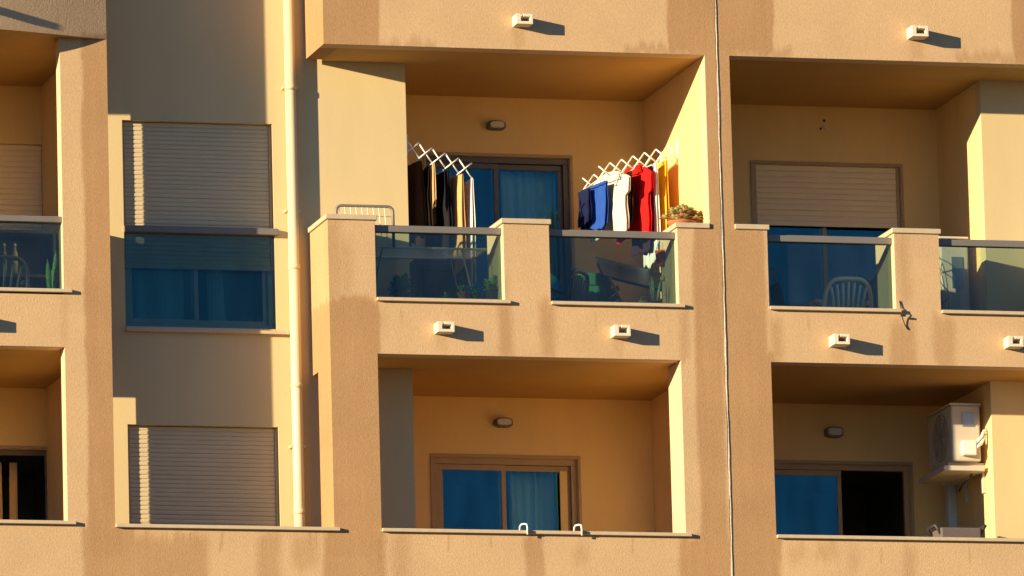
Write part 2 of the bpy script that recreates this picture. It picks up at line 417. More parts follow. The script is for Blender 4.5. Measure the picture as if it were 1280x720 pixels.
def block(mir):
    f = lambda x: mirx(x, mir)
    jx = XH - JW if not mir else XH + JW
    def bx(m, a, b, *r): m.box(f(a), f(b), *r)
    # piers behind the front layer
    for (a, b, y1, z0, z1) in ((XE0, XE1, YP, FLM, ZCAP), (XF, XG, YP, FLM, ZCAP), (XF, XG, .46, FLL, ZM - .002)):
        m = MB(); m.box(f(a), f(b), YF, y1, z0, z1, 0); m.build('pier', M['reveal'], B)
    m = MB(); bx(m, XC, XD, YF, .72, ZM - .10, ZCAP); m.build('corner_pier', [M['stucco']], B)
    m = MB(); bx(m, XC, XD, YF, .51, 13.5, ZM - .101); m.build('pillar', M['stucco'], B)
    # parapet upstand behind glass line
    m = MB(); bx(m, XD, XE0, YF, YF + .03, FLM, ZS); bx(m, XE1, XF, YF, YF + .03, FLM, ZS); m.build('parapet', M['cream'], B)
    # party wall, side wall, back wall
    m = MB(); m.box(f(XG), jx, YF, YW + .2, 12, ZTOP); m.build('party_wall', M['cream'], B)
    m = MB(); bx(m, XCOL - .18, XCOL, YB + .151, YW + .2, 12, ZTOP); m.build('side_wall', M['cream'], B)
    # slabs
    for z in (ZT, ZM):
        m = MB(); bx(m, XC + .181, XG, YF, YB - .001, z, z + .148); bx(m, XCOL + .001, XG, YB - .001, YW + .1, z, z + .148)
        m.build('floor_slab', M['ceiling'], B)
    m = MB(); bx(m, XCOL + .002, XG, YF, YW, FLL - .1, FLL); m.build('floor_slab', M['floor'], B)
    m = MB(); bx(m, XCOL + .002, XG - .002, YF + .04, YW - .002, FLM, FLM + .012); bx(m, XD + .01, XCOL, YF + .04, YB - .002, FLM, FLM + .012)
    m.build('floor_tiles', M['floor'], B)
    # parapet return of the balcony above
    m = MB(); bx(m, XC, XC + .18, YF, .72, ZT, ZTOP); m.build('parapet', M['stucco'], B)
    # caps and sills
    for (a, b, y1) in ((XC, XD, .72), (XE0, XE1, YP), (XF, XG - .024, YP)):
        a, b = sorted((f(a), f(b))); cap_slab(a, b, 0, y1, ZCAP)
    for (a, b) in ((XD, XE0), (XE1, XF)):
        a, b = sorted((f(a), f(b))); sill(a, b, ZS); balustrade(a, b)
    a, b = sorted((f(XD), f(XF))); sill(a, b, ZL)
    a, b = sorted((f(XB), f(XC))); sill(a, b, ZL, y1=.175)

def window_frame(name, x0, x1, z0, z1, y, mull=None, w=.055, d=.06, mat='alu_tan', pane_open=None, wmid=.07):
    """sliding door / window: outer frame, then every sash glazed"""
    m = MB()
    m.box(x0, x1, y, y + d, z1 - w, z1); m.box(x0, x1, y, y + d, z0, z0 + w)
    m.box(x0, x0 + w, y, y + d, z0 + w, z1 - w); m.box(x1 - w, x1, y, y + d, z0 + w, z1 - w)
    fr = m.build(name, M[mat], B, bevel=.005)
    xs = [x0 + w] + (mull or []) + [x1 - w]
    for i in range(len(xs) - 1):
        if pane_open is not None and i == pane_open: continue
        a, b = xs[i], xs[i + 1]; yy = y + .012 + .026 * (i % 2); sw = .045
        s = MB()
        a2 = a - (wmid / 2 if i else 0); b2 = b + (wmid / 2 if i < len(xs) - 2 else 0)
        s.box(a2, b2, yy, yy + .024, z1 - w - sw * 1.3, z1 - w - .002); s.box(a2, b2, yy, yy + .024, z0 + w + .002, z0 + w + sw)
        s.box(a2, a2 + sw, yy, yy + .024, z0 + w + sw, z1 - w - sw * 1.3); s.box(b2 - sw, b2, yy, yy + .024, z0 + w + sw, z1 - w - sw * 1.3)
        s.build('sash', M[mat], fr, bevel=.004)
        p = MB(); p.box(a2 + sw, b2 - sw, yy + .008, yy + .014, z0 + w + sw, z1 - w - sw * 1.3)
        p.build('pane', M['pane'], fr)
    return fr

def shutter(x0, x1, z0, z1, y, mat='shutter', slat=.0435):
    m = MB(); n = int(round((z1 - z0) / slat)); s = (z1 - z0) / n
    prof = []; rs = random.Random(int(x0 * 97 + z1 * 13)); jy = [rs.uniform(-.0012, .0012) for _ in range(n)]; jz = [rs.uniform(-.0015, .0015) for _ in range(n)]
    for i in range(n):
        for t, d in ((.0, .007), (.10, .001), (.3, -.0015), (.6, -.0018), (.85, -.0005), (.95, .003)):
            prof.append((z1 - (i + t) * s + jz[i] * (.0 < t < .9), y + d + jy[i]))
    prof.append((z0, y + .007))
    vs = [];
    for (zz, yy) in prof: vs += [(x0, yy, zz), (x1, yy, zz)]
    m.add(vs, [(2 * i, 2 * i + 2, 2 * i + 3, 2 * i + 1) for i in range(len(prof) - 1)], 0, False)
    m.box(x0, x1, y + .010, y + .018, z0, z1)
    m.box(x0, x1, y - .006, y + .018, z0 - .045, z0)
    sh = m.build('roller_shutter', M[mat], B)
    for a, b in ((x0 - .03, x0 - .001), (x1 + .001, x1 + .03)):
        gd = MB(); gd.box(a, b, y - .012, y + .02, z0 - .04, z1); gd.build('guide_rail', M['alu_tan'], sh)
    return sh

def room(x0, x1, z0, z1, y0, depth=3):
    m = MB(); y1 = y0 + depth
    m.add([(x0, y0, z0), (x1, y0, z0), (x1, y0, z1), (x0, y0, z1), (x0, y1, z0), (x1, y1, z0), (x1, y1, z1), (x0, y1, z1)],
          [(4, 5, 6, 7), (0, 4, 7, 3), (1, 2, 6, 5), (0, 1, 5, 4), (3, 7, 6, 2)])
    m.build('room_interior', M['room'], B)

def curtain(x0, x1, z0, z1, y, mat='curtain', folds=9, amp=.03, seed=0):
    rnd = random.Random(seed); ph = rnd.random() * 6
    m = MB()
    m.sheet(lambda u, v: (x0 + u * (x1 - x0) + .03 * (1 - v) * math.sin(u * 5 + ph), y + amp * math.sin(u * folds * 2 * PI + ph + 1.5 * math.sin(u * 7 + ph) + .5 * math.sin(v * 2)) * (.65 + .35 * math.sin(u * 11 + 2 * ph)) * (.6 + .4 * (1 - v)) + .35 * amp * math.sin(u * 31 + ph), z0 + v * (z1 - z0)), folds * 10, 8)
    m.build('curtain', M[mat], B, solid=.004)

block(False); block(True)

# back walls with door openings
ZD_M, ZD_L = 20.335, 17.30
DX0, DX1 = -.243, 1.232
def backwall(x0, x1, holes):
    m = MB(); grid_wall(m, x0, x1, 12.5, ZTOP, holes, YW, YW + .15); m.build('back_wall', [M['cream'], M['cream']], B)
RX0, RX1 = 3.135, 4.668
backwall(XCOL, XG, [(DX0, DX1, FLM + .02, ZD_M), (DX0, DX1, FLL + .02, ZD_L)])
backwall(mirx(XG, True), mirx(XCOL, True), [(RX0, RX1, FLM + .02, ZD_M), (RX0 - .0, RX1 - .0, FLL + .02, ZD_L)])
backwall(XLO - .3, XB - .15, [(-6.2, XB - .16, 12.4, 12.45), (-6.0, -4.095, FLM + .02, ZD_M), (-6.0, -4.085, FLL + .02, ZD_L)])
DM = .49
window_frame('sliding_door', DX0, DX1, FLM + .02, ZD_M, YW + .03, [DM - .02], mat='alu_dark', w=.06)
window_frame('sliding_door', DX0, DX1, FLL + .02, ZD_L, YW + .03, [DM - .02], mat='alu_tan', w=.06)
window_frame('sliding_door', RX0, RX1, FLM + .02, ZD_M, YW + .06, [3.87], mat='alu_tan')
window_frame('sliding_door', RX0, RX1, FLL + .02, ZD_L, YW + .03, [3.93], mat='alu_tan', pane_open=1)
window_frame('sliding_door', -6.0, -4.095, FLM + .02, ZD_M, YW + .06, [-5.05], mat='alu_tan')
window_frame('sliding_door', -6.0, -4.085, FLL + .02, ZD_L, YW + .03, [-5.05], mat='alu_dark', pane_open=1)
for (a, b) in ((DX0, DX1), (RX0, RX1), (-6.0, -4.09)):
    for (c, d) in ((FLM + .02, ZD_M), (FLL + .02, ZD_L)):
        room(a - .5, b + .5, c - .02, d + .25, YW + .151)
for (fz, zz) in ((FLM, ZD_M), (FLL, ZD_L)):
    # architrave trim round the doors
    for (a, b) in ((DX0, DX1), (RX0, RX1)):
        m = MB(); m.box(a - .03, b + .03, YW - .014, YW + .028, zz + .001, zz + .032)
        m.box(a - .03, a - .001, YW - .014, YW + .028, fz + .02, zz); m.box(b + .001, b + .03, YW - .014, YW + .028, fz + .02, zz)
        m.build('door_trim', M['alu_tan'], B, bevel=.003)
m = MB(); m.box(-6.0, -4.055, YW - .014, YW + .028, ZD_L + .001, ZD_L + .032); m.box(-4.084, -4.055, YW - .014, YW + .028, FLL + .02, ZD_L)
m.build('door_trim', M['alu_tan'], B, bevel=.003)
shutter(RX0 + .035, RX1 - .035, at(1030, 277, YW).z, ZD_M - .002, YW + .03, 'shutter_bounce', slat=.056)
shutter(-6.0, -4.13, FLM + .9, ZD_M - .002, YW + .03, 'shutter_bounce', slat=.056)
curtain(.58, 1.07, FLL + .05, ZD_L - .1, YW + .22, folds=7, seed=1)
m = MB(); m.box(1.055, 1.128, YW + .026, YW + .040, FLL + .1, ZD_L - .116); m.build('jamb_strip', M['cream'], B)
curtain(.58, 1.15, FLM + .05, ZD_M - .1, YW + .25, folds=8, seed=3)
curtain(-.2, .1, FLM + .05, ZD_M - .1, YW + .3, folds=4, seed=4)
curtain(-4.62, -4.54, FLL + .05, ZD_L - .1, YW + .2, 'curtain_tan', folds=1, seed=5, amp=.02)
curtain(-4.46, -4.39, FLL + .05, ZD_L - .1, YW + .2, 'curtain_tan', folds=1, seed=6, amp=.02)

# ------------------------------------------------------------------ bay with the two shuttered windows
BX0, BX1 = -3.648, -2.155
ZW0, ZW1 = at(250, 413, YB).z, at(250, 152.5, YB).z
ZV1 = at(250, 532, YB).z
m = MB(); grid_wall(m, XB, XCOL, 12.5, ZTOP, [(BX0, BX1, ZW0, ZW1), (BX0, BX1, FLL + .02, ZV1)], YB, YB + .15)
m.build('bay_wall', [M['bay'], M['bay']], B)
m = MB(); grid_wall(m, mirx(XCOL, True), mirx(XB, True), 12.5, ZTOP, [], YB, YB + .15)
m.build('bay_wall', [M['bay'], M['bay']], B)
ZSH = at(250, 337, YB + .07).z
shutter(BX0 + .03, BX1 - .03, ZSH + .045, ZW1 - .004, YB + .058)
shutter(BX0 + .03, BX1 - .03, FLL + .3, ZV1 - .004, YB + .058)
window_frame('window', BX0 + .002, BX1 - .002, ZW0 + .03, ZSH + .25, YB + .10, [at(244, 370, YB + .1).x], mat='alu_pale', w=.05)
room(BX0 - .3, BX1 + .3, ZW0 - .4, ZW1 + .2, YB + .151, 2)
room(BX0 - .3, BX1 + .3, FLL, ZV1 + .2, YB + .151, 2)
curtain(-3.5, -3.0, ZW0 + .05, ZSH + .2, YB + .3, folds=5, seed=8)
curtain(-2.78, -2.62, ZW0 + .05, ZSH + .2, YB + .28, folds=2, seed=9)
m = MB(); m.box(BX0 - .005, BX1 + .12, YB - .055, YB - .001, ZW0 - .03, ZW0 + .004); m.box(BX0 + .001, BX1 - .001, YB - .001, YB + .14, ZW0 - .028, ZW0 + .028)
m.build('sill', M['stone'], B, bevel=.004)
za, zb = at(250, 292, YB - .03).z, at(250, 284, YB - .03).z
m = MB(); m.box(BX0 - .002, BX1 + .03, YB - .06, YB + .02, za, zb)
bal = m.build('balustrade', M['rail'], B, bevel=.006)
m = MB(); m.box(BX0 + .012, BX1 - .012, YB + .006, YB + .016, ZW0 + .03, za); m.build('glass_panel', M['guard'], bal)

# drainpipe
PXc = at(367.5, 334, YB - .07).x; PY = YB - .075
m = MB(); m.tube([(PXc, PY, 12), (PXc, PY, ZTOP)], .053, 20)
dp = m.build('drainpipe', M['pipe'], B)
for py in (334, 482, 110, 640):
    zz = at(367, py, PY).z
    m = MB(); m.tube([(PXc, PY, zz - .025), (PXc, PY, zz + .025)], .059, 20); m.build('pipe_collar', M['pipe'], dp)
for zz in (at(385, 112, YB).z, at(385, 152, YB).z - .9, at(385, 560, YB).z):
    m = MB(); m.box(PXc - .075, PXc + .075, PY - .02, YB - .002, zz - .012, zz + .012); m.build('pipe_clip', M['pipe'], dp)

# ------------------------------------------------------------------ left balcony
def bow(s):            # outward bow of the parapet above the left balcony
    return .56 * math.sin(PI / 2 * min(s / 2.9, 1.6)) if s < 4.6 else .3
bw = MB(); n = 40
L0 = XB - XLL
pf = [(XB - L0 * i / n, -bow(L0 * i / n)) for i in range(n + 1)]
zb0, zb1 = ZT - .02, ZTOP
for i in range(n):
    (xa, ya), (xb, yb) = pf[i], pf[i + 1]
    bw.add([(xb, yb, zb0), (xa, ya, zb0), (xa, ya, zb1), (xb, yb, zb1)], [(0, 1, 2, 3)], 0)
    bw.add([(xb, yb, zb0), (xa, ya, zb0), (xa, YB - .1, zb0), (xb, YB - .1, zb0)], [(3, 2, 1, 0)], 1)
    bw.add([(xb, yb, zb1), (xa, ya, zb1), (xa, YF, zb1), (xb, YF, zb1)], [(0, 1, 2, 3)], 1)
bw.add([(XB, 0, zb0), (XB, YB - .1, zb0), (XB, YB - .1, zb1), (XB, 0, zb1)], [(0, 1, 2, 3)], 0)
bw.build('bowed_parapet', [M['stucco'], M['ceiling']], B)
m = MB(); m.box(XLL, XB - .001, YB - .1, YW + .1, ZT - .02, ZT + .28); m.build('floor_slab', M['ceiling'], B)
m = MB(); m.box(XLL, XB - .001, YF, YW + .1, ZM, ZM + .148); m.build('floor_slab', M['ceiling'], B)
m = MB(); m.box(XLL, XB - .001, YF, YW + .1, FLL - .1, FLL); m.build('floor_slab', M['floor'], B)
m = MB(); m.box(XB - .16, XB - .001, YF, .545, 13, ZT - .021); m.build('pillar', M['stucco'], B)
for (z0, z1) in ((FLM, ZCAP - .02), (FLL, ZL)):
    m = MB(); m.box(XB - .16, XB - .002, .546, YB - .001, z0, z1); m.build('parapet', M['stucco'], B)
m = MB(); m.box(XB - .16, XB - .001, YB + .001, YW + .1, 12.5, ZTOP); m.build('side_wall', M['cream'], B)
m = MB(); m.box(XLO - .3, XLO - .0, YF, YW + .1, 12.5, ZT - .021); m.build('side_wall', M['cream'], B)
m = MB(); m.box(XLO, XA, YF, YF + .03, FLM, ZS); m.build('parapet', M['cream'], B)
sill(XLO, XA, ZS + .01, ends=(0, .075)); sill(XLO, XA, ZL + .02, ends=(0, .075))
# its balustrade sits a little lower than the others
zr0, zr1 = at(30, 278.5, .1).z, at(30, 271, .1).z
r = MB(); r.box(XLO + .002, XA - .002, .03, .13, zr0, zr1)
ro = r.build('balustrade', M['rail'], B, bevel=.006)
p = MB(); p.box(XLO + .006, XA - .006, .084, .096, ZS + .046, zr0); p.build('glass_panel', M['guard'], ro)
# core closing the block behind the rooms
m = MB(); m.box(XLL, XRR, 5.6, 9, 0, ZTOP); m.box(XLL, XRR, YW + .16, 5.6, ZTOP - .9, ZTOP); m.box(XLL, XLL + .2, YF, 5.6, 0, ZTOP - .9); m.box(XRR - .2, XRR, YF, 5.6, 0, ZTOP - .9)
m.build('rear_wall', M['stucco'], B)

# ------------------------------------------------------------------ waterspouts
def spout(px, py, L=.165, y0=0., w=.165, h=.105):
    # px,py: lower left corner of the open end
    rr_ = random.Random(int(px)); L *= rr_.uniform(.9, 1.08); w *= rr_.uniform(.93, 1.05); h *= rr_.uniform(.93, 1.05)
    p = at(px, py, y0 - L); x0, z0 = p.x, p.z; x1, z1 = x0 + w, z0 + h; t = .028
    m = MB(); ya, yb = y0 - L, y0 + .05
    m.box(x0, x1, ya, yb, z0, z0 + t); m.box(x0, x0 + t * 1.6, ya, yb, z0 + t, z1); m.box(x1 - t, x1, ya, yb, z0 + t, z1)
    m.box(x0 + w * .42, x1 - t, ya, yb, z1 - t, z1)
    m.build('waterspout', M['spout'], B, bevel=.003)
for (px, py) in ((646, 29.5), (1140.5, 45), (547.5, 414.5), (768.5, 419.5), (1043, 430), (1261, 433), (-42, 402)):
    spout(px, py)
# long spout on the bowed parapet, left of the frame
for xx in (-6.16,):
    yy = -bow(XB - xx); zz = 21.26
    m = MB(); m.box(xx, xx + .10, yy - .36, yy + .05, zz, zz + .065); m.build('waterspout', M['spout'], B, bevel=.003)

# sill clips (clothesline hooks)
for i, px in enumerate((652, 720)):
    c = at(px + 4, 672, -.05)
    t = thing('line_hook', ['white hook clipped over the sill, left of two', 'white hook clipped over the sill, right of two'][i], 'hook', (c.x, -.047, ZL + .003), 0, 'white hooks on the lower sill')
    m = MB(); m.tube([(-.032, .06, .034), (-.032, .05, .075), (-.024, .03, .092), (0, .0, .095), (.020, -.012, .09), (.026, -.014, .05), (.026, -.014, -.012)], .009, 8)
    m.build('hook', M['white'], t)
    m = MB(); m.box(.03, .07, -.02, .01, .005, .035); m.build('clamp', M['dark'], t, bevel=.004)

# hanging cable on the right post
ca = at(1124, 372, -.01); pts = [at(1124.5, 376, -.008), at(1126, 384, -.012), at(1127.5, 390, -.05), at(1128, 397, -.03), at(1131, 406, -.012), at(1135, 412, -.008)]
m = MB(); m.tube(pts, .005, 7); m.obox(Matrix.Translation(at(1129, 394.5, -.05)), .05, .016, .018)
tag(m.build('cable', M['black'], None, org=pts[0]), 'short black cable dangling over the sill beside the post', 'cable')

# ------------------------------------------------------------------ wall lamps
def wall_lamp(px, py, label, w=.19, h=.095):
    p = at(px, py, YW - .05)
    t = thing('wall_lamp', label, 'lamp', (p.x, YW, p.z), 0, 'oval bulkhead lamps')
    def oval(m, sx, sz, y0, y1, n=24, inset=0):
        prof = [(1, y0), (1, y1), (.93, y1 - .012)]
        vs = []
        for (k, yy) in prof:
            for i in range(n):
                a = 2 * PI * i / n; e = .62
                vs.append((sx / 2 * k * math.copysign(abs(math.cos(a)) ** e, math.cos(a)), yy, sz / 2 * k * math.copysign(abs(math.sin(a)) ** e, math.sin(a))))
        fs = [(j * n + i, j * n + (i + 1) % n, (j + 1) * n + (i + 1) % n, (j + 1) * n + i) for j in range(2) for i in range(n)] + [tuple(2 * n + i for i in range(n))]
        m.add(vs, fs, 0, False)
    m = MB(); oval(m, w, h, 0, -.055); m.build('base', M['lampmetal'], t)
    m = MB(); oval(m, w * .78, h * .68, -.05, -.085); m.build('diffuser', M['lampglass'], t)
    m = MB(); m.box(-w * .4, w * .4, -.094, -.086, -.006, .006); m.box(-.006, .006, -.0935, -.0865, -h * .36, h * .36); m.build('cage', M['lampmetal'], t)
wall_lamp(620.5, 156.5, 'oval bulkhead lamp above the door with laundry in front of it')
wall_lamp(629.5, 528, 'oval bulkhead lamp above the door with pale curtain behind its right pane')
wall_lamp(1043, 540, 'oval bulkhead lamp above the half open sliding door', h=.11)
# torn-off lamp: two screw holes and a loose wire
p = at(1031, 160, YW)
t = thing('loose_wire', 'loose wire and holes left on wall above the half lowered shutter', 'wire', (p.x, YW, p.z), 0)
m = MB(); m.tube([(-.03, 0, .0), (-.015, -.02, .012), (.02, -.025, -.01), (.03, -.02, -.035)], .006, 6); m.build('wire', M['white'], t)
m = MB(); m.lathe([(0.001, .003), (.014, .003), (.014, -.002)], 10, (-.005, 0, .075), axis='y'); m.build('hole', M['black'], t); m = MB(); m.lathe([(0.001, .003), (.012, .003), (.012, -.002)], 10, (-.045, 0, -.01), axis='y'); m.build('hole', M['black'], t)

# ------------------------------------------------------------------ scissor clothes dryers
def scissor_dryer(label, x_wall, y0, y1, dirx, z0, n, step, drop, arm, rods):
    t = thing('clothes_dryer', label, 'clothes dryer', (x_wall, y0, z0), 0, 'folding scissor dryers')
    verts = {}
    for y in (0, y1 - y0):
        m = MB()
        for i in range(n):
            for sgn in (1, -1):
                xa, xb = dirx * i * step, dirx * (i + 1) * step
                za, zb = -drop * i + sgn * arm, -drop * (i + 1) - sgn * arm
                m.tube([(xa, y + sgn * .004, za), (xb, y + sgn * .004, zb)], .0075, 6)
        m.build('scissor_arm', M['white_metal'], t)
    for i in range(1, n + 1):
        m = MB(); m.tube([(dirx * i * step, -.015, -drop * i - arm), (dirx * i * step, y1 - y0 + .015, -drop * i - arm)], .006, 6); m.build('rod', M['white_metal'], t)
    for yy in (0, y1 - y0):
        m = MB(); m.box(0, dirx * .02, yy - .015, yy + .015, -arm - .03, arm + .03); m.build('wall_bracket', M['white_metal'], t, bevel=.004)
    return t
LD_Y0, LD_Y1 = .85, 1.45
LSTEP, LDROP = .132, .047
LZ = at(525, 180, LD_Y0).z - .075 + LDROP * 1.2
scissor_dryer('white scissor dryer with dark clothes, beside the sunlit cream wall', XCOL + .002, LD_Y0, LD_Y1, 1, LZ, 5, LSTEP, LDROP, .075, 0)
RD_Y0, RD_Y1 = 1.0, 1.6
RSTEP, RDROP = .118, .037
RZ = at(815.6, 190, RD_Y0).z - .065 + RDROP * 2.75
scissor_dryer('white scissor dryer with red, white and blue clothes', XG - .002, RD_Y0, RD_Y1, -1, RZ, 7, RSTEP, RDROP, .065, 0)
def Lrod(i): return (XCOL + LSTEP * i, LZ - LDROP * i - .075)
def Rrod(i): return (XG - RSTEP * i, RZ - RDROP * i - .065)

def rnd_f(u, v, ph):
    return .5 * math.sin(5 * u + 7 * v + ph) * math.sin(9 * v - 4 * u + 2 * ph) + .35 * math.sin(13 * u - 11 * v + 3 * ph) * math.sin(6 * v + ph)

def garment(name, label, cat, mat, x, ztop, ya, yb, drop, yaw=0., kind='towel', seed=0, fold=.03, group=None, w2=None, bulge=.016):
    """cloth folded over a rod: outline in (s along the rod, z down), waved in depth"""
    rnd = random.Random(seed); ph = rnd.random() * 6; W = yb - ya
    cx, cy = x, (ya + yb) / 2
    c, s_ = math.cos(yaw), math.sin(yaw)
    def outline(v):
        # half widths (left,right) along the height v: 0 top .. 1 hem
        if kind == 'shirt':
            if v < .16: return .20 + .37 * (v / .16) ** .8
            if v < .40: return .57 - .02 * (v - .16) / .24
            if v < .42: return .55 - .09 * (v - .40) / .02
            return .46 + .07 * (v - .42) + .008 * math.sin(v * 14 + ph)
        if kind == 'trousers': return .36 + .06 * v
        return .5 - .03 * v + .015 * math.sin(v * 9 + ph)
    m = MB()
    for sd in (-1, 1):
        def fn(u, v):
            h = outline(v) * W; sv = (u - .5) * 2 * h
            sag = .03 * W * (1 - math.cos((u - .5) * 4)) * (1 - v); cr = rnd_f(u, v, ph)
            off = sd * (.006 + bulge * math.sin(min(1, v * 1.4) * PI / 2) * (.6 + .4 * math.sin(u * PI))) + fold * math.sin(u * 8 + ph + .8 * v) * v ** .7 + fold * .55 * math.sin(u * 17 + 2 * ph + .7 * v) * min(1, 2.5 * v) + fold * .3 * math.sin(u * 29 + ph) * (.4 + .6 * v) + fold * .22 * cr
            dd = drop * (1 if sd < 0 else .96)
            lx = off; ly = sv + .004 * cr
            zz = -v * dd - sag * .5 + .03 * math.sin(u * 7 + ph) * v + .012 * math.sin(u * 23 + ph) * v
            return (lx * c - ly * s_, lx * s_ + ly * c, zz)
        m.sheet(fn, 30, 44)
    # welded over the rod and at the side edges by thin hem
    t = m.build(name, mat, None, solid=.0035)
    t.location = (cx, cy, ztop)
    tag(t, label, cat, group)
    return t

GR = 'laundry on the scissor dryers'
br = cloth('brown_cloth', (.10, .045, .02)); dkb = cloth('dark_brown_cloth', (.035, .02, .015)); blk = cloth('black_cloth', (.015, .014, .016))
pch = cloth('peach_cloth', (.62, .34, .14)); wht = cloth('white_cloth', (.78, .76, .72)); blu = cloth('blue_cloth', (.022, .075, .36)); nvy = cloth('navy_cloth', (.01, .015, .06))
red = cloth('red_cloth', (.62, .012, .012)); cwh = cloth('cream_cloth', (.66, .60, .50)); yel = cloth('yellow_cloth', (.78, .42, .03)); pur = cloth('plum_cloth', (.045, .02, .04)); org = cloth('tan_cloth', (.50, .30, .14))
x, z = Lrod(1); garment('towel', 'brown towel nearest the sunlit wall on the dryer', 'towel', br, x, z, LD_Y0 + .05, LD_Y1, .78, .08, seed=1, group=GR)
x, z = Lrod(2); garment('trousers', 'dark brown trousers second from the sunlit wall', 'trousers', dkb, x, z, LD_Y0 + .02, LD_Y1, .62, -.05, 'towel', seed=2, group=GR)
garment('sock', 'tan sock hung in front of the dark brown trousers', 'sock', org, x + .01, z, LD_Y0 - .03, LD_Y0 + .012, .42, .0, seed=21, fold=.005, group=GR, bulge=.006)
x, z = Lrod(3); garment('shirt', 'black shirt in the middle of the dark laundry', 'shirt', blk, x, z, LD_Y0 + .03, LD_Y1 + .05, .82, .1, 'towel', seed=3, group=GR)
x, z = Lrod(4); garment('towel', 'long peach towel hanging edge on among dark clothes', 'towel', pch, x, z, LD_Y0 - .01, LD_Y1 - .3, .98, .22, seed=4, group=GR, fold=.012, bulge=.02)
x, z = Lrod(5); garment('sheet', 'long white sheet at the free end of the dark laundry', 'sheet', wht, x, z, LD_Y0 - .01, LD_Y1 - .25, 1.05, .05, seed=5, group=GR, fold=.012, bulge=.018)
x, z = Rrod(1.15); garment('towel', 'bright yellow towel nearest the sunlit party wall', 'towel', yel, x, z, RD_Y0 - .02, RD_Y0 + .42, .80, .0, seed=7, group=GR, fold=.006, bulge=.012)
x, z = Rrod(2.1); garment('sheet', 'white sheet hanging narrowly between red and yellow laundry', 'sheet', wht, x, z + .01, RD_Y0 - .02, RD_Y1 - .15, 1.0, .03, seed=8, group=GR, fold=.01, bulge=.015)
x, z = Rrod(2.55); garment('trousers', 'plum trousers between the red shirt and the white sheet', 'trousers', pur, x, z, RD_Y0 + .03, RD_Y1 - .1, .84, .1, 'towel', seed=9, group=GR)
x, z = Rrod(3.4); garment('shirt', 'bright red shirt with short sleeves on the dryer', 'shirt', red, x, z + .06, RD_Y0 - .06, RD_Y1 - .08, .74, .30, 'shirt', seed=10, group=GR)
x, z = Rrod(4.3); garment('scarf', 'dark striped scarf between the red and the cream white shirt', 'scarf', dkb, x, z, RD_Y0 + .0, RD_Y0 + .3, .5, .1, 'towel', seed=17, group=GR)
x, z = Rrod(5.4); garment('shirt', 'cream white shirt between the red and blue laundry', 'shirt', cwh, x, z + .07, RD_Y0 - .05, RD_Y1 - .02, .66, .30, 'shirt', seed=11, group=GR)
x, z = Rrod(6.4); garment('shirt', 'royal blue shirt next to the cream white shirt', 'shirt', blu, x, z + .0, RD_Y0 + .10, RD_Y1, .46, .16, 'towel', seed=12, group=GR)
x, z = Rrod(7); garment('shorts', 'navy shorts at the free end of the bright laundry', 'shorts', nvy, x - .02, z - .01, RD_Y0 + .36, RD_Y1 + .02, .38, .1, 'towel', seed=13, group=GR)

# ------------------------------------------------------------------ clothes airer standing behind the left pane
p = at(493, 313, .45); ZA = p.z
A0, A1 = at(440, 300, .55).x, at(600, 318, .55).x
t = thing('clothes_airer', 'white standing clothes airer with one wing raised above the corner pier', 'clothes airer', (A0, .3, FLM + .012))
loc = Vector((A0, .3, FLM + .012)); L_ = A1 - A0; Wd = .5; H = ZA - loc.z
m = MB(); m.tube([(.0, 0, H), (L_, 0, H), (L_, Wd, H), (0, Wd, H)], .012, 8, closed=True); m.build('drying_frame', M['white_metal'], t)
m = MB()
for i in range(1, 9): m.tube([(0, Wd * i / 9, H), (L_, Wd * i / 9, H)], .004, 5)
m.build('wires', M['white_metal'], t)
wx0, wx1 = at(421, 300, .3).x - A0, at(492, 300, .3).x - A0; zt = at(455, 257.5, .3).z - loc.z
m = MB(); rr = .05
arc = [(wx1, 0, H), (wx1 - .0, 0, zt - rr)] + [(wx1 - rr + rr * math.cos(a), 0, zt - rr + rr * math.sin(a)) for a in (PI / 6, PI / 3, PI / 2)] + \
      [(wx0 + rr + rr * math.cos(a), 0, zt - rr + rr * math.sin(a)) for a in (PI / 2, 2 * PI / 3, 5 * PI / 6, PI)] + [(wx0, 0, H)]
m.tube(arc, .015, 8); m.build('raised_wing', M['rail'], t)
m = MB()
for i in range(1, 10): m.tube([(wx0 + (wx1 - wx0) * i / 10, 0, H), (wx0 + (wx1 - wx0) * i / 10 - .03, 0, zt)], .004, 5)
for i in range(1, 4): m.tube([(wx0, 0, H + (zt - H) * i / 4), (wx1, 0, H + (zt - H) * i / 4)], .003, 5)
m.build('wires', M['white_metal'], t)
for a, b in ((0, L_), (L_, 0)):
    for yy in (0.02, Wd - .02):
        m = MB(); m.tube([(L_ / 2 + (a - L_ / 2) * .62, yy, H), (L_ / 2 + (a - L_ / 2) * .95, yy, 0)], .010, 7); m.build('leg', M['rail'], t)

# dark storage box behind the left pane
def crate(name, label, cat, x0, x1, y0, y1, z0, z1, mat, lid=True, lidname='lid'):
    t = thing(name, label, cat, ((x0 + x1) / 2, (y0 + y1) / 2, z0)); w, d, h = x1 - x0, y1 - y0, z1 - z0
    m = MB(); m.box(-w / 2, w / 2, -d / 2, d / 2, 0, h * .86)
    for k in range(-2, 3): m.box(k * w / 5.5 - .012, k * w / 5.5 + .012, -d / 2 - .008, -d / 2, .03, h * .8)
    m.build('body', mat, t, bevel=.012)
    m = MB(); m.box(-w / 2 - .012, w / 2 + .012, -d / 2 - .016, d / 2 + .012, h * .862, h); m.build(lidname, mat, t, bevel=.015)
    return t
xa, xb = at(522, 350, 1.0).x, at(582, 350, 1.0).x
crate('storage_box', 'dark plastic storage box under the dark laundry', 'box', xa, xb, 1.0, 1.45, FLM + .012, at(550, 322, 1.0).z, M['dark'])
xa, xb = at(726, 350, 1.2).x, at(764, 350, 1.2).x
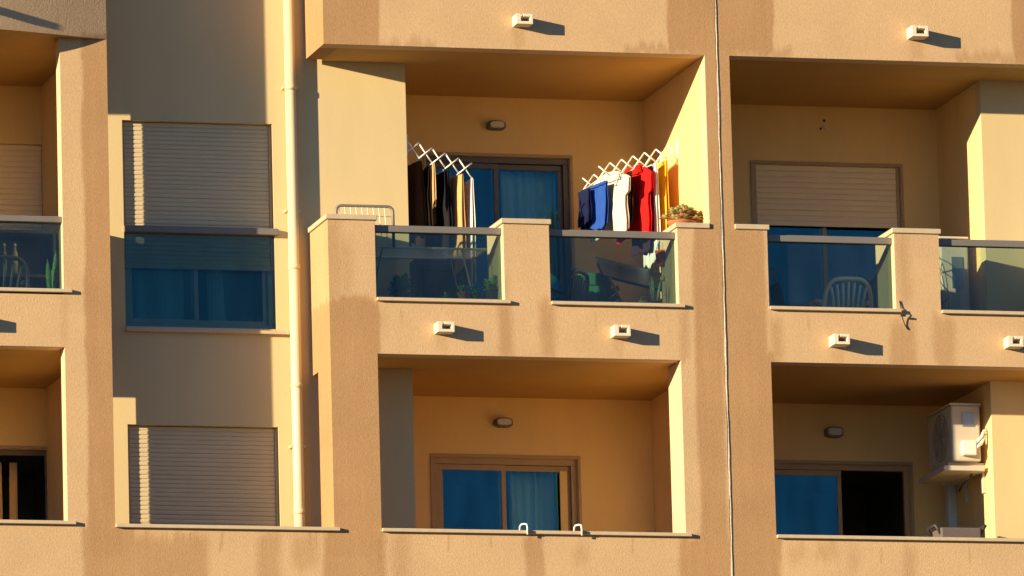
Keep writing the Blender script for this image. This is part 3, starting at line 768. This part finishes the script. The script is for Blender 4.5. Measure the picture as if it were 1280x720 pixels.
crate('storage_box', 'green plastic storage box behind the right pane', 'box', xa, xb, 1.2, 1.6, FLM + .012, at(740, 341, 1.2).z, M['green'])

# ------------------------------------------------------------------ plants
def pot(t, r, h, mat):
    m = MB(); m.lathe([(.001, 0), (r * .72, 0), (r * .98, h * .86), (r * 1.1, h * .86), (r * 1.1, h), (r * .92, h), (r * .9, h * .9), (.001, h * .9)], 20); m.build('pot', mat, t)
def bushy(label, px, y, z, r, h, lr, mat, potmat, n=90, ll=.07, lw=.035, cat='plant', name='potted_plant', seed=0):
    rnd = random.Random(seed); X = at(px, 360, y).x
    t = thing(name, label, cat, (X, y, z)); pot(t, r, h, potmat)
    m = MB()
    for i in range(n):
        a = rnd.random() * 2 * PI; e = rnd.uniform(-.1, 1.3); d = Vector((math.cos(a) * math.cos(e), math.sin(a) * math.cos(e), math.sin(e)))
        b = Vector((0, 0, h)) + d * lr * rnd.uniform(.2, 1)
        m.leaf(b, d + Vector((rnd.uniform(-.5, .5), rnd.uniform(-.5, .5), rnd.uniform(-.2, .6))), ll * rnd.uniform(.7, 1.3), lw * rnd.uniform(.7, 1.2), .25)
    m.build('foliage', mat, t)
    m = MB()
    for i in range(6):
        a = i * 1.05; m.tube([(0, 0, h * .8), (.4 * lr * math.cos(a), .4 * lr * math.sin(a), h + lr * .4)], .005, 5)
    m.build('stem', leafG, t)
    return t
ZF = ZS + .0
# ledge of flower boxes just behind the panes: plants stand on upturned tiles on the parapet upstand
m = MB(); m.box(XD + .01, XE0 - .01, YF + .031, YF + .30, FLM + .012, ZS + .09); m.box(XE1 + .01, XF - .01, YF + .031, YF + .30, FLM + .012, ZS + .09)
m.build('planter_ledge', M['stone'], B)
ZLg = ZS + .09
bushy('leafy green plant behind the lower left of the balcony glass', 502, .36, ZLg, .08, .05, .15, leafG, M['pot'], 170, .075, .045, seed=1)
bushy('small green plant in terracotta pot behind the balcony glass', 579, .32, ZLg, .055, .07, .06, leafG, M['pot_tc'], 60, .05, .025, seed=2)
bushy('low green plant next to the grey pot', 594, .33, ZLg, .045, .045, .055, leafG, M['pot'], 70, .05, .025, seed=3)
bushy('pale leaved plant in a grey pot beside the middle post', 615, .32, ZLg, .085, .11, .10, leafP, M['pot'], 110, .075, .035, seed=4)
bushy('tiny sprig in a dark pot between leafy plants', 557, .32, ZLg, .03, .03, .03, leafP, M['pot'], 16, .05, .016, seed=5)
# succulent on the right pier cap
p = at(853, 281, .22)
t = thing('succulent', 'red and green succulent cluster on the pier cap beside yellow towel', 'succulent', (p.x, .26, ZCAP + .05))
m = MB(); m.lathe([(.001, 0), (.11, 0), (.14, .05), (.145, .06), (.001, .055)], 20); m.build('pot', M['pot_tc'], t)
m = MB(); rnd = random.Random(5)
for i in range(44):
    a = rnd.random() * 2 * PI; rr = .15 * math.sqrt(rnd.random()); c = Vector((rr * math.cos(a) * 1.12, rr * math.sin(a) * .7, .05 + .13 * (1 - (rr / .165) ** 2) + rnd.uniform(-.01, .02)))
    for k in range(8):
        b = k * 2.4; e = .15 + .09 * k
        m.leaf(c, (math.cos(b) * math.cos(e), math.sin(b) * math.cos(e), math.sin(e)), .072, .040, .15, cup=.5, seg=3)
m.build('rosettes', leafR, t)
# spiky plant and small pots behind the right pane
def spiky(label, px, y, z, n, hmin, hmax, w, spread, mat, potmat, seed, name='snake_plant', r=.07, ph=.06):
    rnd = random.Random(seed); X = at(px, 360, y).x
    t = thing(name, label, 'plant', (X, y, z)); pot(t, r, ph, potmat)
    for i in range(n):
        a = rnd.random() * 2 * PI; tl = rnd.uniform(.05, spread)
        m = MB(); m.leaf((.03 * math.cos(a), .03 * math.sin(a), ph * .8), (math.cos(a) * tl, math.sin(a) * tl, 1), rnd.uniform(hmin, hmax), w, .0, side=(1, rnd.uniform(-.6, .6), 0), seg=6)
        m.build('leaf', mat, t, solid=.004)
    return t
spiky('spiky green plant in the bottom right corner of the balcony glass', 818, .33, ZLg, 7, .12, .28, .022, .5, leafP, M['pot'], 3, r=.055, ph=.03)
spiky('tall green snake plant behind the left glass beside the pillar', 64, .33, ZS + .07, 7, .22, .42, .05, .22, leafA, M['dark'], 8, r=.05, ph=.02)
m = MB(); m.box(XA - .5, XA - .01, YF + .031, YF + .30, FLM + .012, ZS + .09); m.build('planter_ledge', M['stone'], B)
bushy('small white flowered pot between the wooden chair and spiky plant', 803, .30, ZLg, .04, .03, .03, leafP, M['white'], 30, .045, .018, seed=9)

# folding table (tilted dark top), wooden chair, peg basket and ball behind the right pane
pa = at(795, 345, 1.0)
t = thing('folding_table', 'dark folding table tilted behind the right pane', 'table', (pa.x, 1.0, FLM + .012))
hh = pa.z - FLM - .012
M3 = Matrix.Translation((0, 0, hh)) @ Matrix.Rotation(.22, 4, 'Y') @ Matrix.Rotation(.5, 4, 'X')
m = MB(); m.obox(M3, .78, .62, .03); m.build('table_top', M['dark'], t, bevel=.008)
for sx in (-.3, .3):
    for sy in (-.2, .2):
        q = M3 @ Vector((sx, sy, -.01)); m = MB(); m.tube([q, (sx * 1.05, -sy, 0)], .014, 7); m.build('leg', M['dark'], t)
pa = at(783, 372, .75)
t = thing('folding_chair', 'brown wooden folding chair leaning below the dark table', 'chair', (pa.x, .75, FLM + .012))
m = MB(); m.obox(Matrix.Translation((.0, 0, .30)) @ Matrix.Rotation(-.5, 4, 'Y'), .34, .36, .025); m.build('seat', M['wood'], t, bevel=.006)
m = MB()
for k in range(4): m.obox(Matrix.Translation((-.13, 0, .42 + .075 * k)) @ Matrix.Rotation(-.35, 4, 'Y'), .02, .36, .055)
m.build('backrest', M['wood'], t, bevel=.005)
for sy in (-.17, .17):
    for (a, b) in (((-.22, .75), (.16, 0)), ((.15, .38), (-.18, 0))):
        m = MB(); m.tube([(a[0], sy, a[1]), (b[0], sy * 1.02, b[1])], .017, 7); m.build('leg', M['wood'], t)
pa = at(826.5, 321, .5)
t = thing('peg_basket', 'small orange red peg basket hanging beside the pier', 'basket', (pa.x, .5, pa.z))
m = MB(); m.lathe([(.001, -.09), (.045, -.09), (.06, .05), (.063, .05), (.063, .06), (.052, .06), (.04, -.08), (.001, -.08)], 14); m.build('basket', simple('coral_plastic', (.60, .14, .07), .5), t)
m = MB(); m.tube([(-.055, 0, .055), (-.03, 0, .14), (0, 0, .19), (.03, 0, .14), (.055, 0, .055)], .006, 6); m.build('handle', M['white'], t)
pa = at(828.5, 348, .5)
m = MB(); m.lathe([(.0285 * math.sin(PI * i / 10) + .0001, -.0285 * math.cos(PI * i / 10)) for i in range(11)], 16)
# ball hangs from a cord
bt = thing('hanging_ball', 'small yellow ball hanging on a cord beside the pier', 'ball', (pa.x, .5, pa.z))
m.build('ball', simple('yellow_felt', (.50, .46, .14), .9), bt)
m = MB(); m.tube([(0, 0, .028), (.005, .01, .14), (0.02, 0, .22)], .003, 5); m.build('cord', M['white'], bt)
# dark garden chairs behind left part of the right pane
def monobloc(label, x, y, z, rz, mat, slats=7, group=None):
    t = thing('plastic_chair', label, 'chair', (x, y, z), rz, group)
    W = .50
    m = MB(); m.sheet(lambda u, v: ((u - .5) * (.46 - .04 * v), (v - .5) * .42, .42 - .025 * math.sin(PI * u) * math.sin(PI * v) + .012 * v), 10, 8); m.build('seat', mat, t, solid=.014)
    def arch(s, zt, n=22):
        pts = []
        for i in range(n + 1):
            a = PI * i / n; e = .5
            pts.append((s * math.copysign(abs(math.cos(a)) ** e, math.cos(a)), -.20 - .10 * abs(math.sin(a)) ** .8, .43 + (zt - .43) * abs(math.sin(a)) ** .62))
        return pts
    m = MB(); m.tube(arch(.245, .83), .021, 8); ob = m.build('backrest', mat, t)
    m = MB()
    for k in range(slats):
        f_ = (k + .5) / slats - .5
        m.tube([(f_ * .30, -.205, .43), (f_ * .36, -.255, .62), (f_ * .42, -.29, .80 - .1 * abs(f_) ** 1.5 * 2)], .013, 6)
    m.build('slats', mat, ob)
    for sx in (-1, 1):
        m = MB(); m.tube([(sx * .245, -.20, .60), (sx * .265, -.05, .645), (sx * .268, .12, .64), (sx * .25, .2, .60), (sx * .245, .205, .42)], .021, 8); m.build('armrest', mat, t)
        for sy in (-1, 1):
            m = MB(); m.tube([(sx * .215, sy * .18, .42), (sx * .25, sy * .225, 0)], .024, 8, rs=[.03, .02]); m.build('leg', mat, t)
    return t
FZ = FLM + .012
monobloc('white plastic armchair with slatted back behind the balcony glass', at(1063, 370, .75).x, .78 + .3, FZ, 0, simple('chair_white_plastic', (.92, .91, .90), .4))
dg = simple('chair_dark_plastic', (.03, .04, .04), .45)
monobloc('dark plastic armchair left of the green storage box', at(697, 370, .8).x, .95, FZ, .9, dg)
monobloc('dark plastic armchair behind the far left glass', at(-2, 355, .9).x, 1.0, FZ - .0, .1, simple('chair_grey_plastic', (.14, .15, .16), .5), 5)
# dark table with bottles behind the far left glass
xa = at(15, 330, 1.5).x
t = thing('side_cabinet', 'dark cabinet with open shelf behind the far left glass', 'cabinet', (xa, 1.75, FZ))
zt = at(15, 286, 1.5).z - FZ
m = MB(); m.box(-.5, .45, -.2, .2, zt - .03, zt); m.box(-.5, -.47, -.2, .2, 0, zt - .03); m.box(.42, .45, -.2, .2, 0, zt - .03); m.box(-.47, .42, .17, .2, 0, zt - .03); m.build('carcass', M['dark'], t, bevel=.004)
m = MB(); m.box(-.47, .42, -.19, .17, zt - .46, zt - .43); m.build('shelf', M['dark'], t)
for i, px in enumerate((7, 20)):
    q = at(px, 305, 1.6)
    tt = thing('bottle', ['slim olive bottle on the shelf, left of the pair', 'wider pale bottle on the shelf, right of the pair'][i], 'bottle', (q.x, 1.66, FZ + zt - .43), 0, 'bottles on the dark shelf')
    k = (.022, .03)[i]
    m = MB(); m.lathe([(.001, 0), (k, 0), (k, .2), (k * .9, .22), (k * .5, .25), (k * .5, .29), (.001, .29)], 14); m.build('body', simple('bottle_%d_plastic' % i, ((.25, .28, .12), (.40, .45, .30))[i], .4), tt)
    m = MB(); m.lathe([(.001, .291), (k * .55, .291), (k * .55, .315), (.001, .315)], 10); m.build('cap', M['white'], tt)
# leaning folded easel-like rack behind the right block's left glass
q = at(975, 384, .6)
t = thing('folded_deckchair', 'folded deckchair frame leaning inside the glass by the joint pier', 'deckchair', (q.x, .6, FZ))
zt = at(967, 334, .6).z - FZ
for (a, b) in ((-.08, .10), (-.06, .02)):
    m = MB(); m.tube([(a, 0, zt), (b + .08, 0, 0)], .014, 7); m.build('frame', M['rail'], t)
m = MB(); m.obox(Matrix.Translation((.03, .03, zt * .45)) @ Matrix.Rotation(-.22, 4, 'Y'), .02, .3, zt * .75); m.build('canvas', cloth('grey_canvas', (.12, .13, .14)), t)
# rounded dark pouf behind chair
q = at(1012, 380, 1.3)
t = thing('barbecue', 'round dark covered barbecue behind the glass left of the white chair', 'barbecue', (q.x, 1.4, FZ))
m = MB(); m.lathe([(.001, .62), (.10, .61), (.22, .54), (.27, .42), (.27, .36), (.22, .28), (.08, .22), (.001, .22)], 22); m.build('kettle', M['dark'], t)
for k in range(3):
    a = k * 2.1; m = MB(); m.tube([(.14 * math.cos(a), .14 * math.sin(a), .26), (.26 * math.cos(a), .26 * math.sin(a), 0)], .012, 6); m.build('leg', M['dark'], t)
m = MB(); m.tube([(-.06, 0, .615), (-.05, 0, .65), (.05, 0, .65), (.06, 0, .615)], .01, 6); m.build('handle', M['wood'], t)

# ------------------------------------------------------------------ outdoor air conditioners
acm = simple('ac_casing', (.56, .50, .41), .5, 0, .08)
def aircon(label, xw, y0, z0, w=.78, d=.30, h=.58, bracket=True, cover=True):
    """hung on a wall facing -X at xw; fan grille to -X, end panel to -Y"""
    t = thing('air_conditioner', label, 'air conditioner', (xw, y0, z0), 0, 'outdoor air conditioning units')
    xb = -.06
    m = MB(); m.box(xb - d, xb, 0, w, 0, h); m.build('casing', acm, t, bevel=.018)
    m = MB(); m.box(xb - d - .012, xb + .006, -.006, w + .006, h + .001, h + .022); m.build('lid', acm, t, bevel=.006)
    m = MB()
    R = h * .42; cy, cz = w * .42, h * .5
    for k in range(1, 7):
        rr = R * k / 6; m.tube([(xb - d - .012, cy + rr * math.cos(a * PI / 14), cz + rr * math.sin(a * PI / 14)) for a in range(28)], .004, 5, closed=True)
    for k in range(8):
        a = k * PI / 4; m.tube([(xb - d - .014, cy, cz), (xb - d - .014, cy + R * math.cos(a), cz + R * math.sin(a))], .005, 5)
    gr = m.build('fan_grille', simple('ac_grille', (.34, .30, .25), .6), t)
    m = MB(); m.box(xb - d * .62, xb - d * .22, -.008, -.001, h * .62, h * .86); m.build('rating_plate', M['steel'], t)
    if cover:
        m = MB(); m.box(xb - d * .70, xb - d * .22, -.075, -.001, .05, h * .36); m.build('valve_cover', M['white'], t, bevel=.012)
        for k in range(2):
            m = MB(); m.tube([(xb - d * .3, -.05, h * .2 + .05 * k), (xb - d * .05, -.06, h * .30 + .06 * k), (xb + .02, -.045, h * .42 + .06 * k), (-.005, -.02, h * .47 + .05 * k)], .017, 8); m.build('hose', M['white'], t)
    if bracket:
        for yy in (.1, w - .1):
            m = MB(); m.box(xb - d - .02, -.003, yy - .02, yy + .02, -.045, -.003); m.box(-.03, -.003, yy - .02, yy + .02, -.30, -.045); m.build('bracket', acm, t)
        m = MB(); m.box(xb - d - .10, -.035, -.03, w + .03, -.10, -.050); m.build('drip_tray', acm, t, bevel=.006)
        m = MB(); m.tube([(-.12, .15, -.10), (-.14, .13, -.16), (-.2, .2, -.2), (-.22, .25, -.26)], .012, 7); m.build('drain_hose', M['dark'], t)
    return t
XRW = mirx(XCOL, True)
pz = at(1213, 577, 1.0).z
aircon('bracketed air conditioner high on the wall beside the half open door', XRW, .98, pz, h=.56)
pz2 = at(1198, 388, 1.2).z
aircon('tall pale air conditioner standing behind the right edge glass', XRW - .04, 1.05, FLM + .012, w=.72, d=.29, h=at(1198, 300, 1.05).z - FLM, bracket=False, cover=False)
# duct below the bracketed unit and crate on the lower floor
q = at(1200, 630, 2.1)
q.x = XRW - .045
m = MB(); m.box(XRW - .095, XRW - .002, 2.0, 2.12, FLL, at(1200, 596, 2.06).z)
tag(m.build('cable_duct', simple('grey_blue_plastic', (.55, .66, .70), .5), None, bevel=.01, org=(XRW - .05, 2.06, FLL)), 'pale vertical duct in the corner under the bracketed air conditioner', 'duct')
q = at(1198, 672, .5)
t = thing('deck_box', 'grey box with raised handles behind the lower right sill', 'box', (q.x, .55, FLL))
zt = at(1198, 661, .5).z - FLL
m = MB(); m.box(-.21, .21, -.15, .15, 0, zt); m.build('body', simple('mauve_grey_plastic', (.13, .10, .09), .6), t, bevel=.02)
for sx in (-1, 1):
    m = MB(); m.tube([(sx * .19, -.12, zt - .08), (sx * .255, -.13, zt + .02), (sx * .255, .13, zt + .02), (sx * .19, .12, zt - .08)], .016, 7); m.build('handle', M['dark'], t)

# ------------------------------------------------------------------ camera, light, world
cd = bpy.data.cameras.new('camera'); cam = bpy.data.objects.new('camera', cd); COL.objects.link(cam)
cd.sensor_fit = 'HORIZONTAL'; cd.sensor_width = 36; cd.lens = 36 * F / 1280; cd.clip_start = 1; cd.clip_end = 5000
R = Matrix((rt, up, -fw)).transposed().to_4x4(); R.translation = CAM
cam.matrix_world = R; SC.camera = cam

sl = bpy.data.lights.new('sun', 'SUN'); sl.energy = 5.0; sl.angle = math.radians(.5); sl.color = (1., .80, .495)
so = bpy.data.objects.new('sun', sl); COL.objects.link(so); so.rotation_euler = SUN.to_track_quat('Z', 'Y').to_euler(); so.location = (-60, -30, 40)
w = bpy.data.worlds.new('World'); SC.world = w; w.use_nodes = True
nt = w.node_tree; bg = nt.nodes['Background']
sk = nt.nodes.new('ShaderNodeTexSky'); sk.sky_type = 'NISHITA'; sk.sun_disc = False
sk.sun_elevation = math.asin(SUN.z); sk.sun_rotation = math.atan2(SUN.x, SUN.y)
sk.air_density = 1.0; sk.dust_density = .0; sk.ozone_density = 4.0
tint = nt.nodes.new('ShaderNodeMix'); tint.data_type = 'RGBA'; tint.blend_type = 'MULTIPLY'; tint.inputs[0].default_value = 1
tint.inputs[7].default_value = (.88, .96, 1.15, 1)
nt.links.new(sk.outputs[0], tint.inputs[6]); nt.links.new(tint.outputs[2], bg.inputs[0]); bg.inputs[1].default_value = .07
vs = SC.view_settings; vs.view_transform = 'Standard'; vs.look = 'None'; vs.gamma = 1; vs.use_curve_mapping = False; vs.exposure = 1.0
SC.cycles.max_bounces = 10; SC.cycles.diffuse_bounces = 6; SC.cycles.transparent_max_bounces = 16
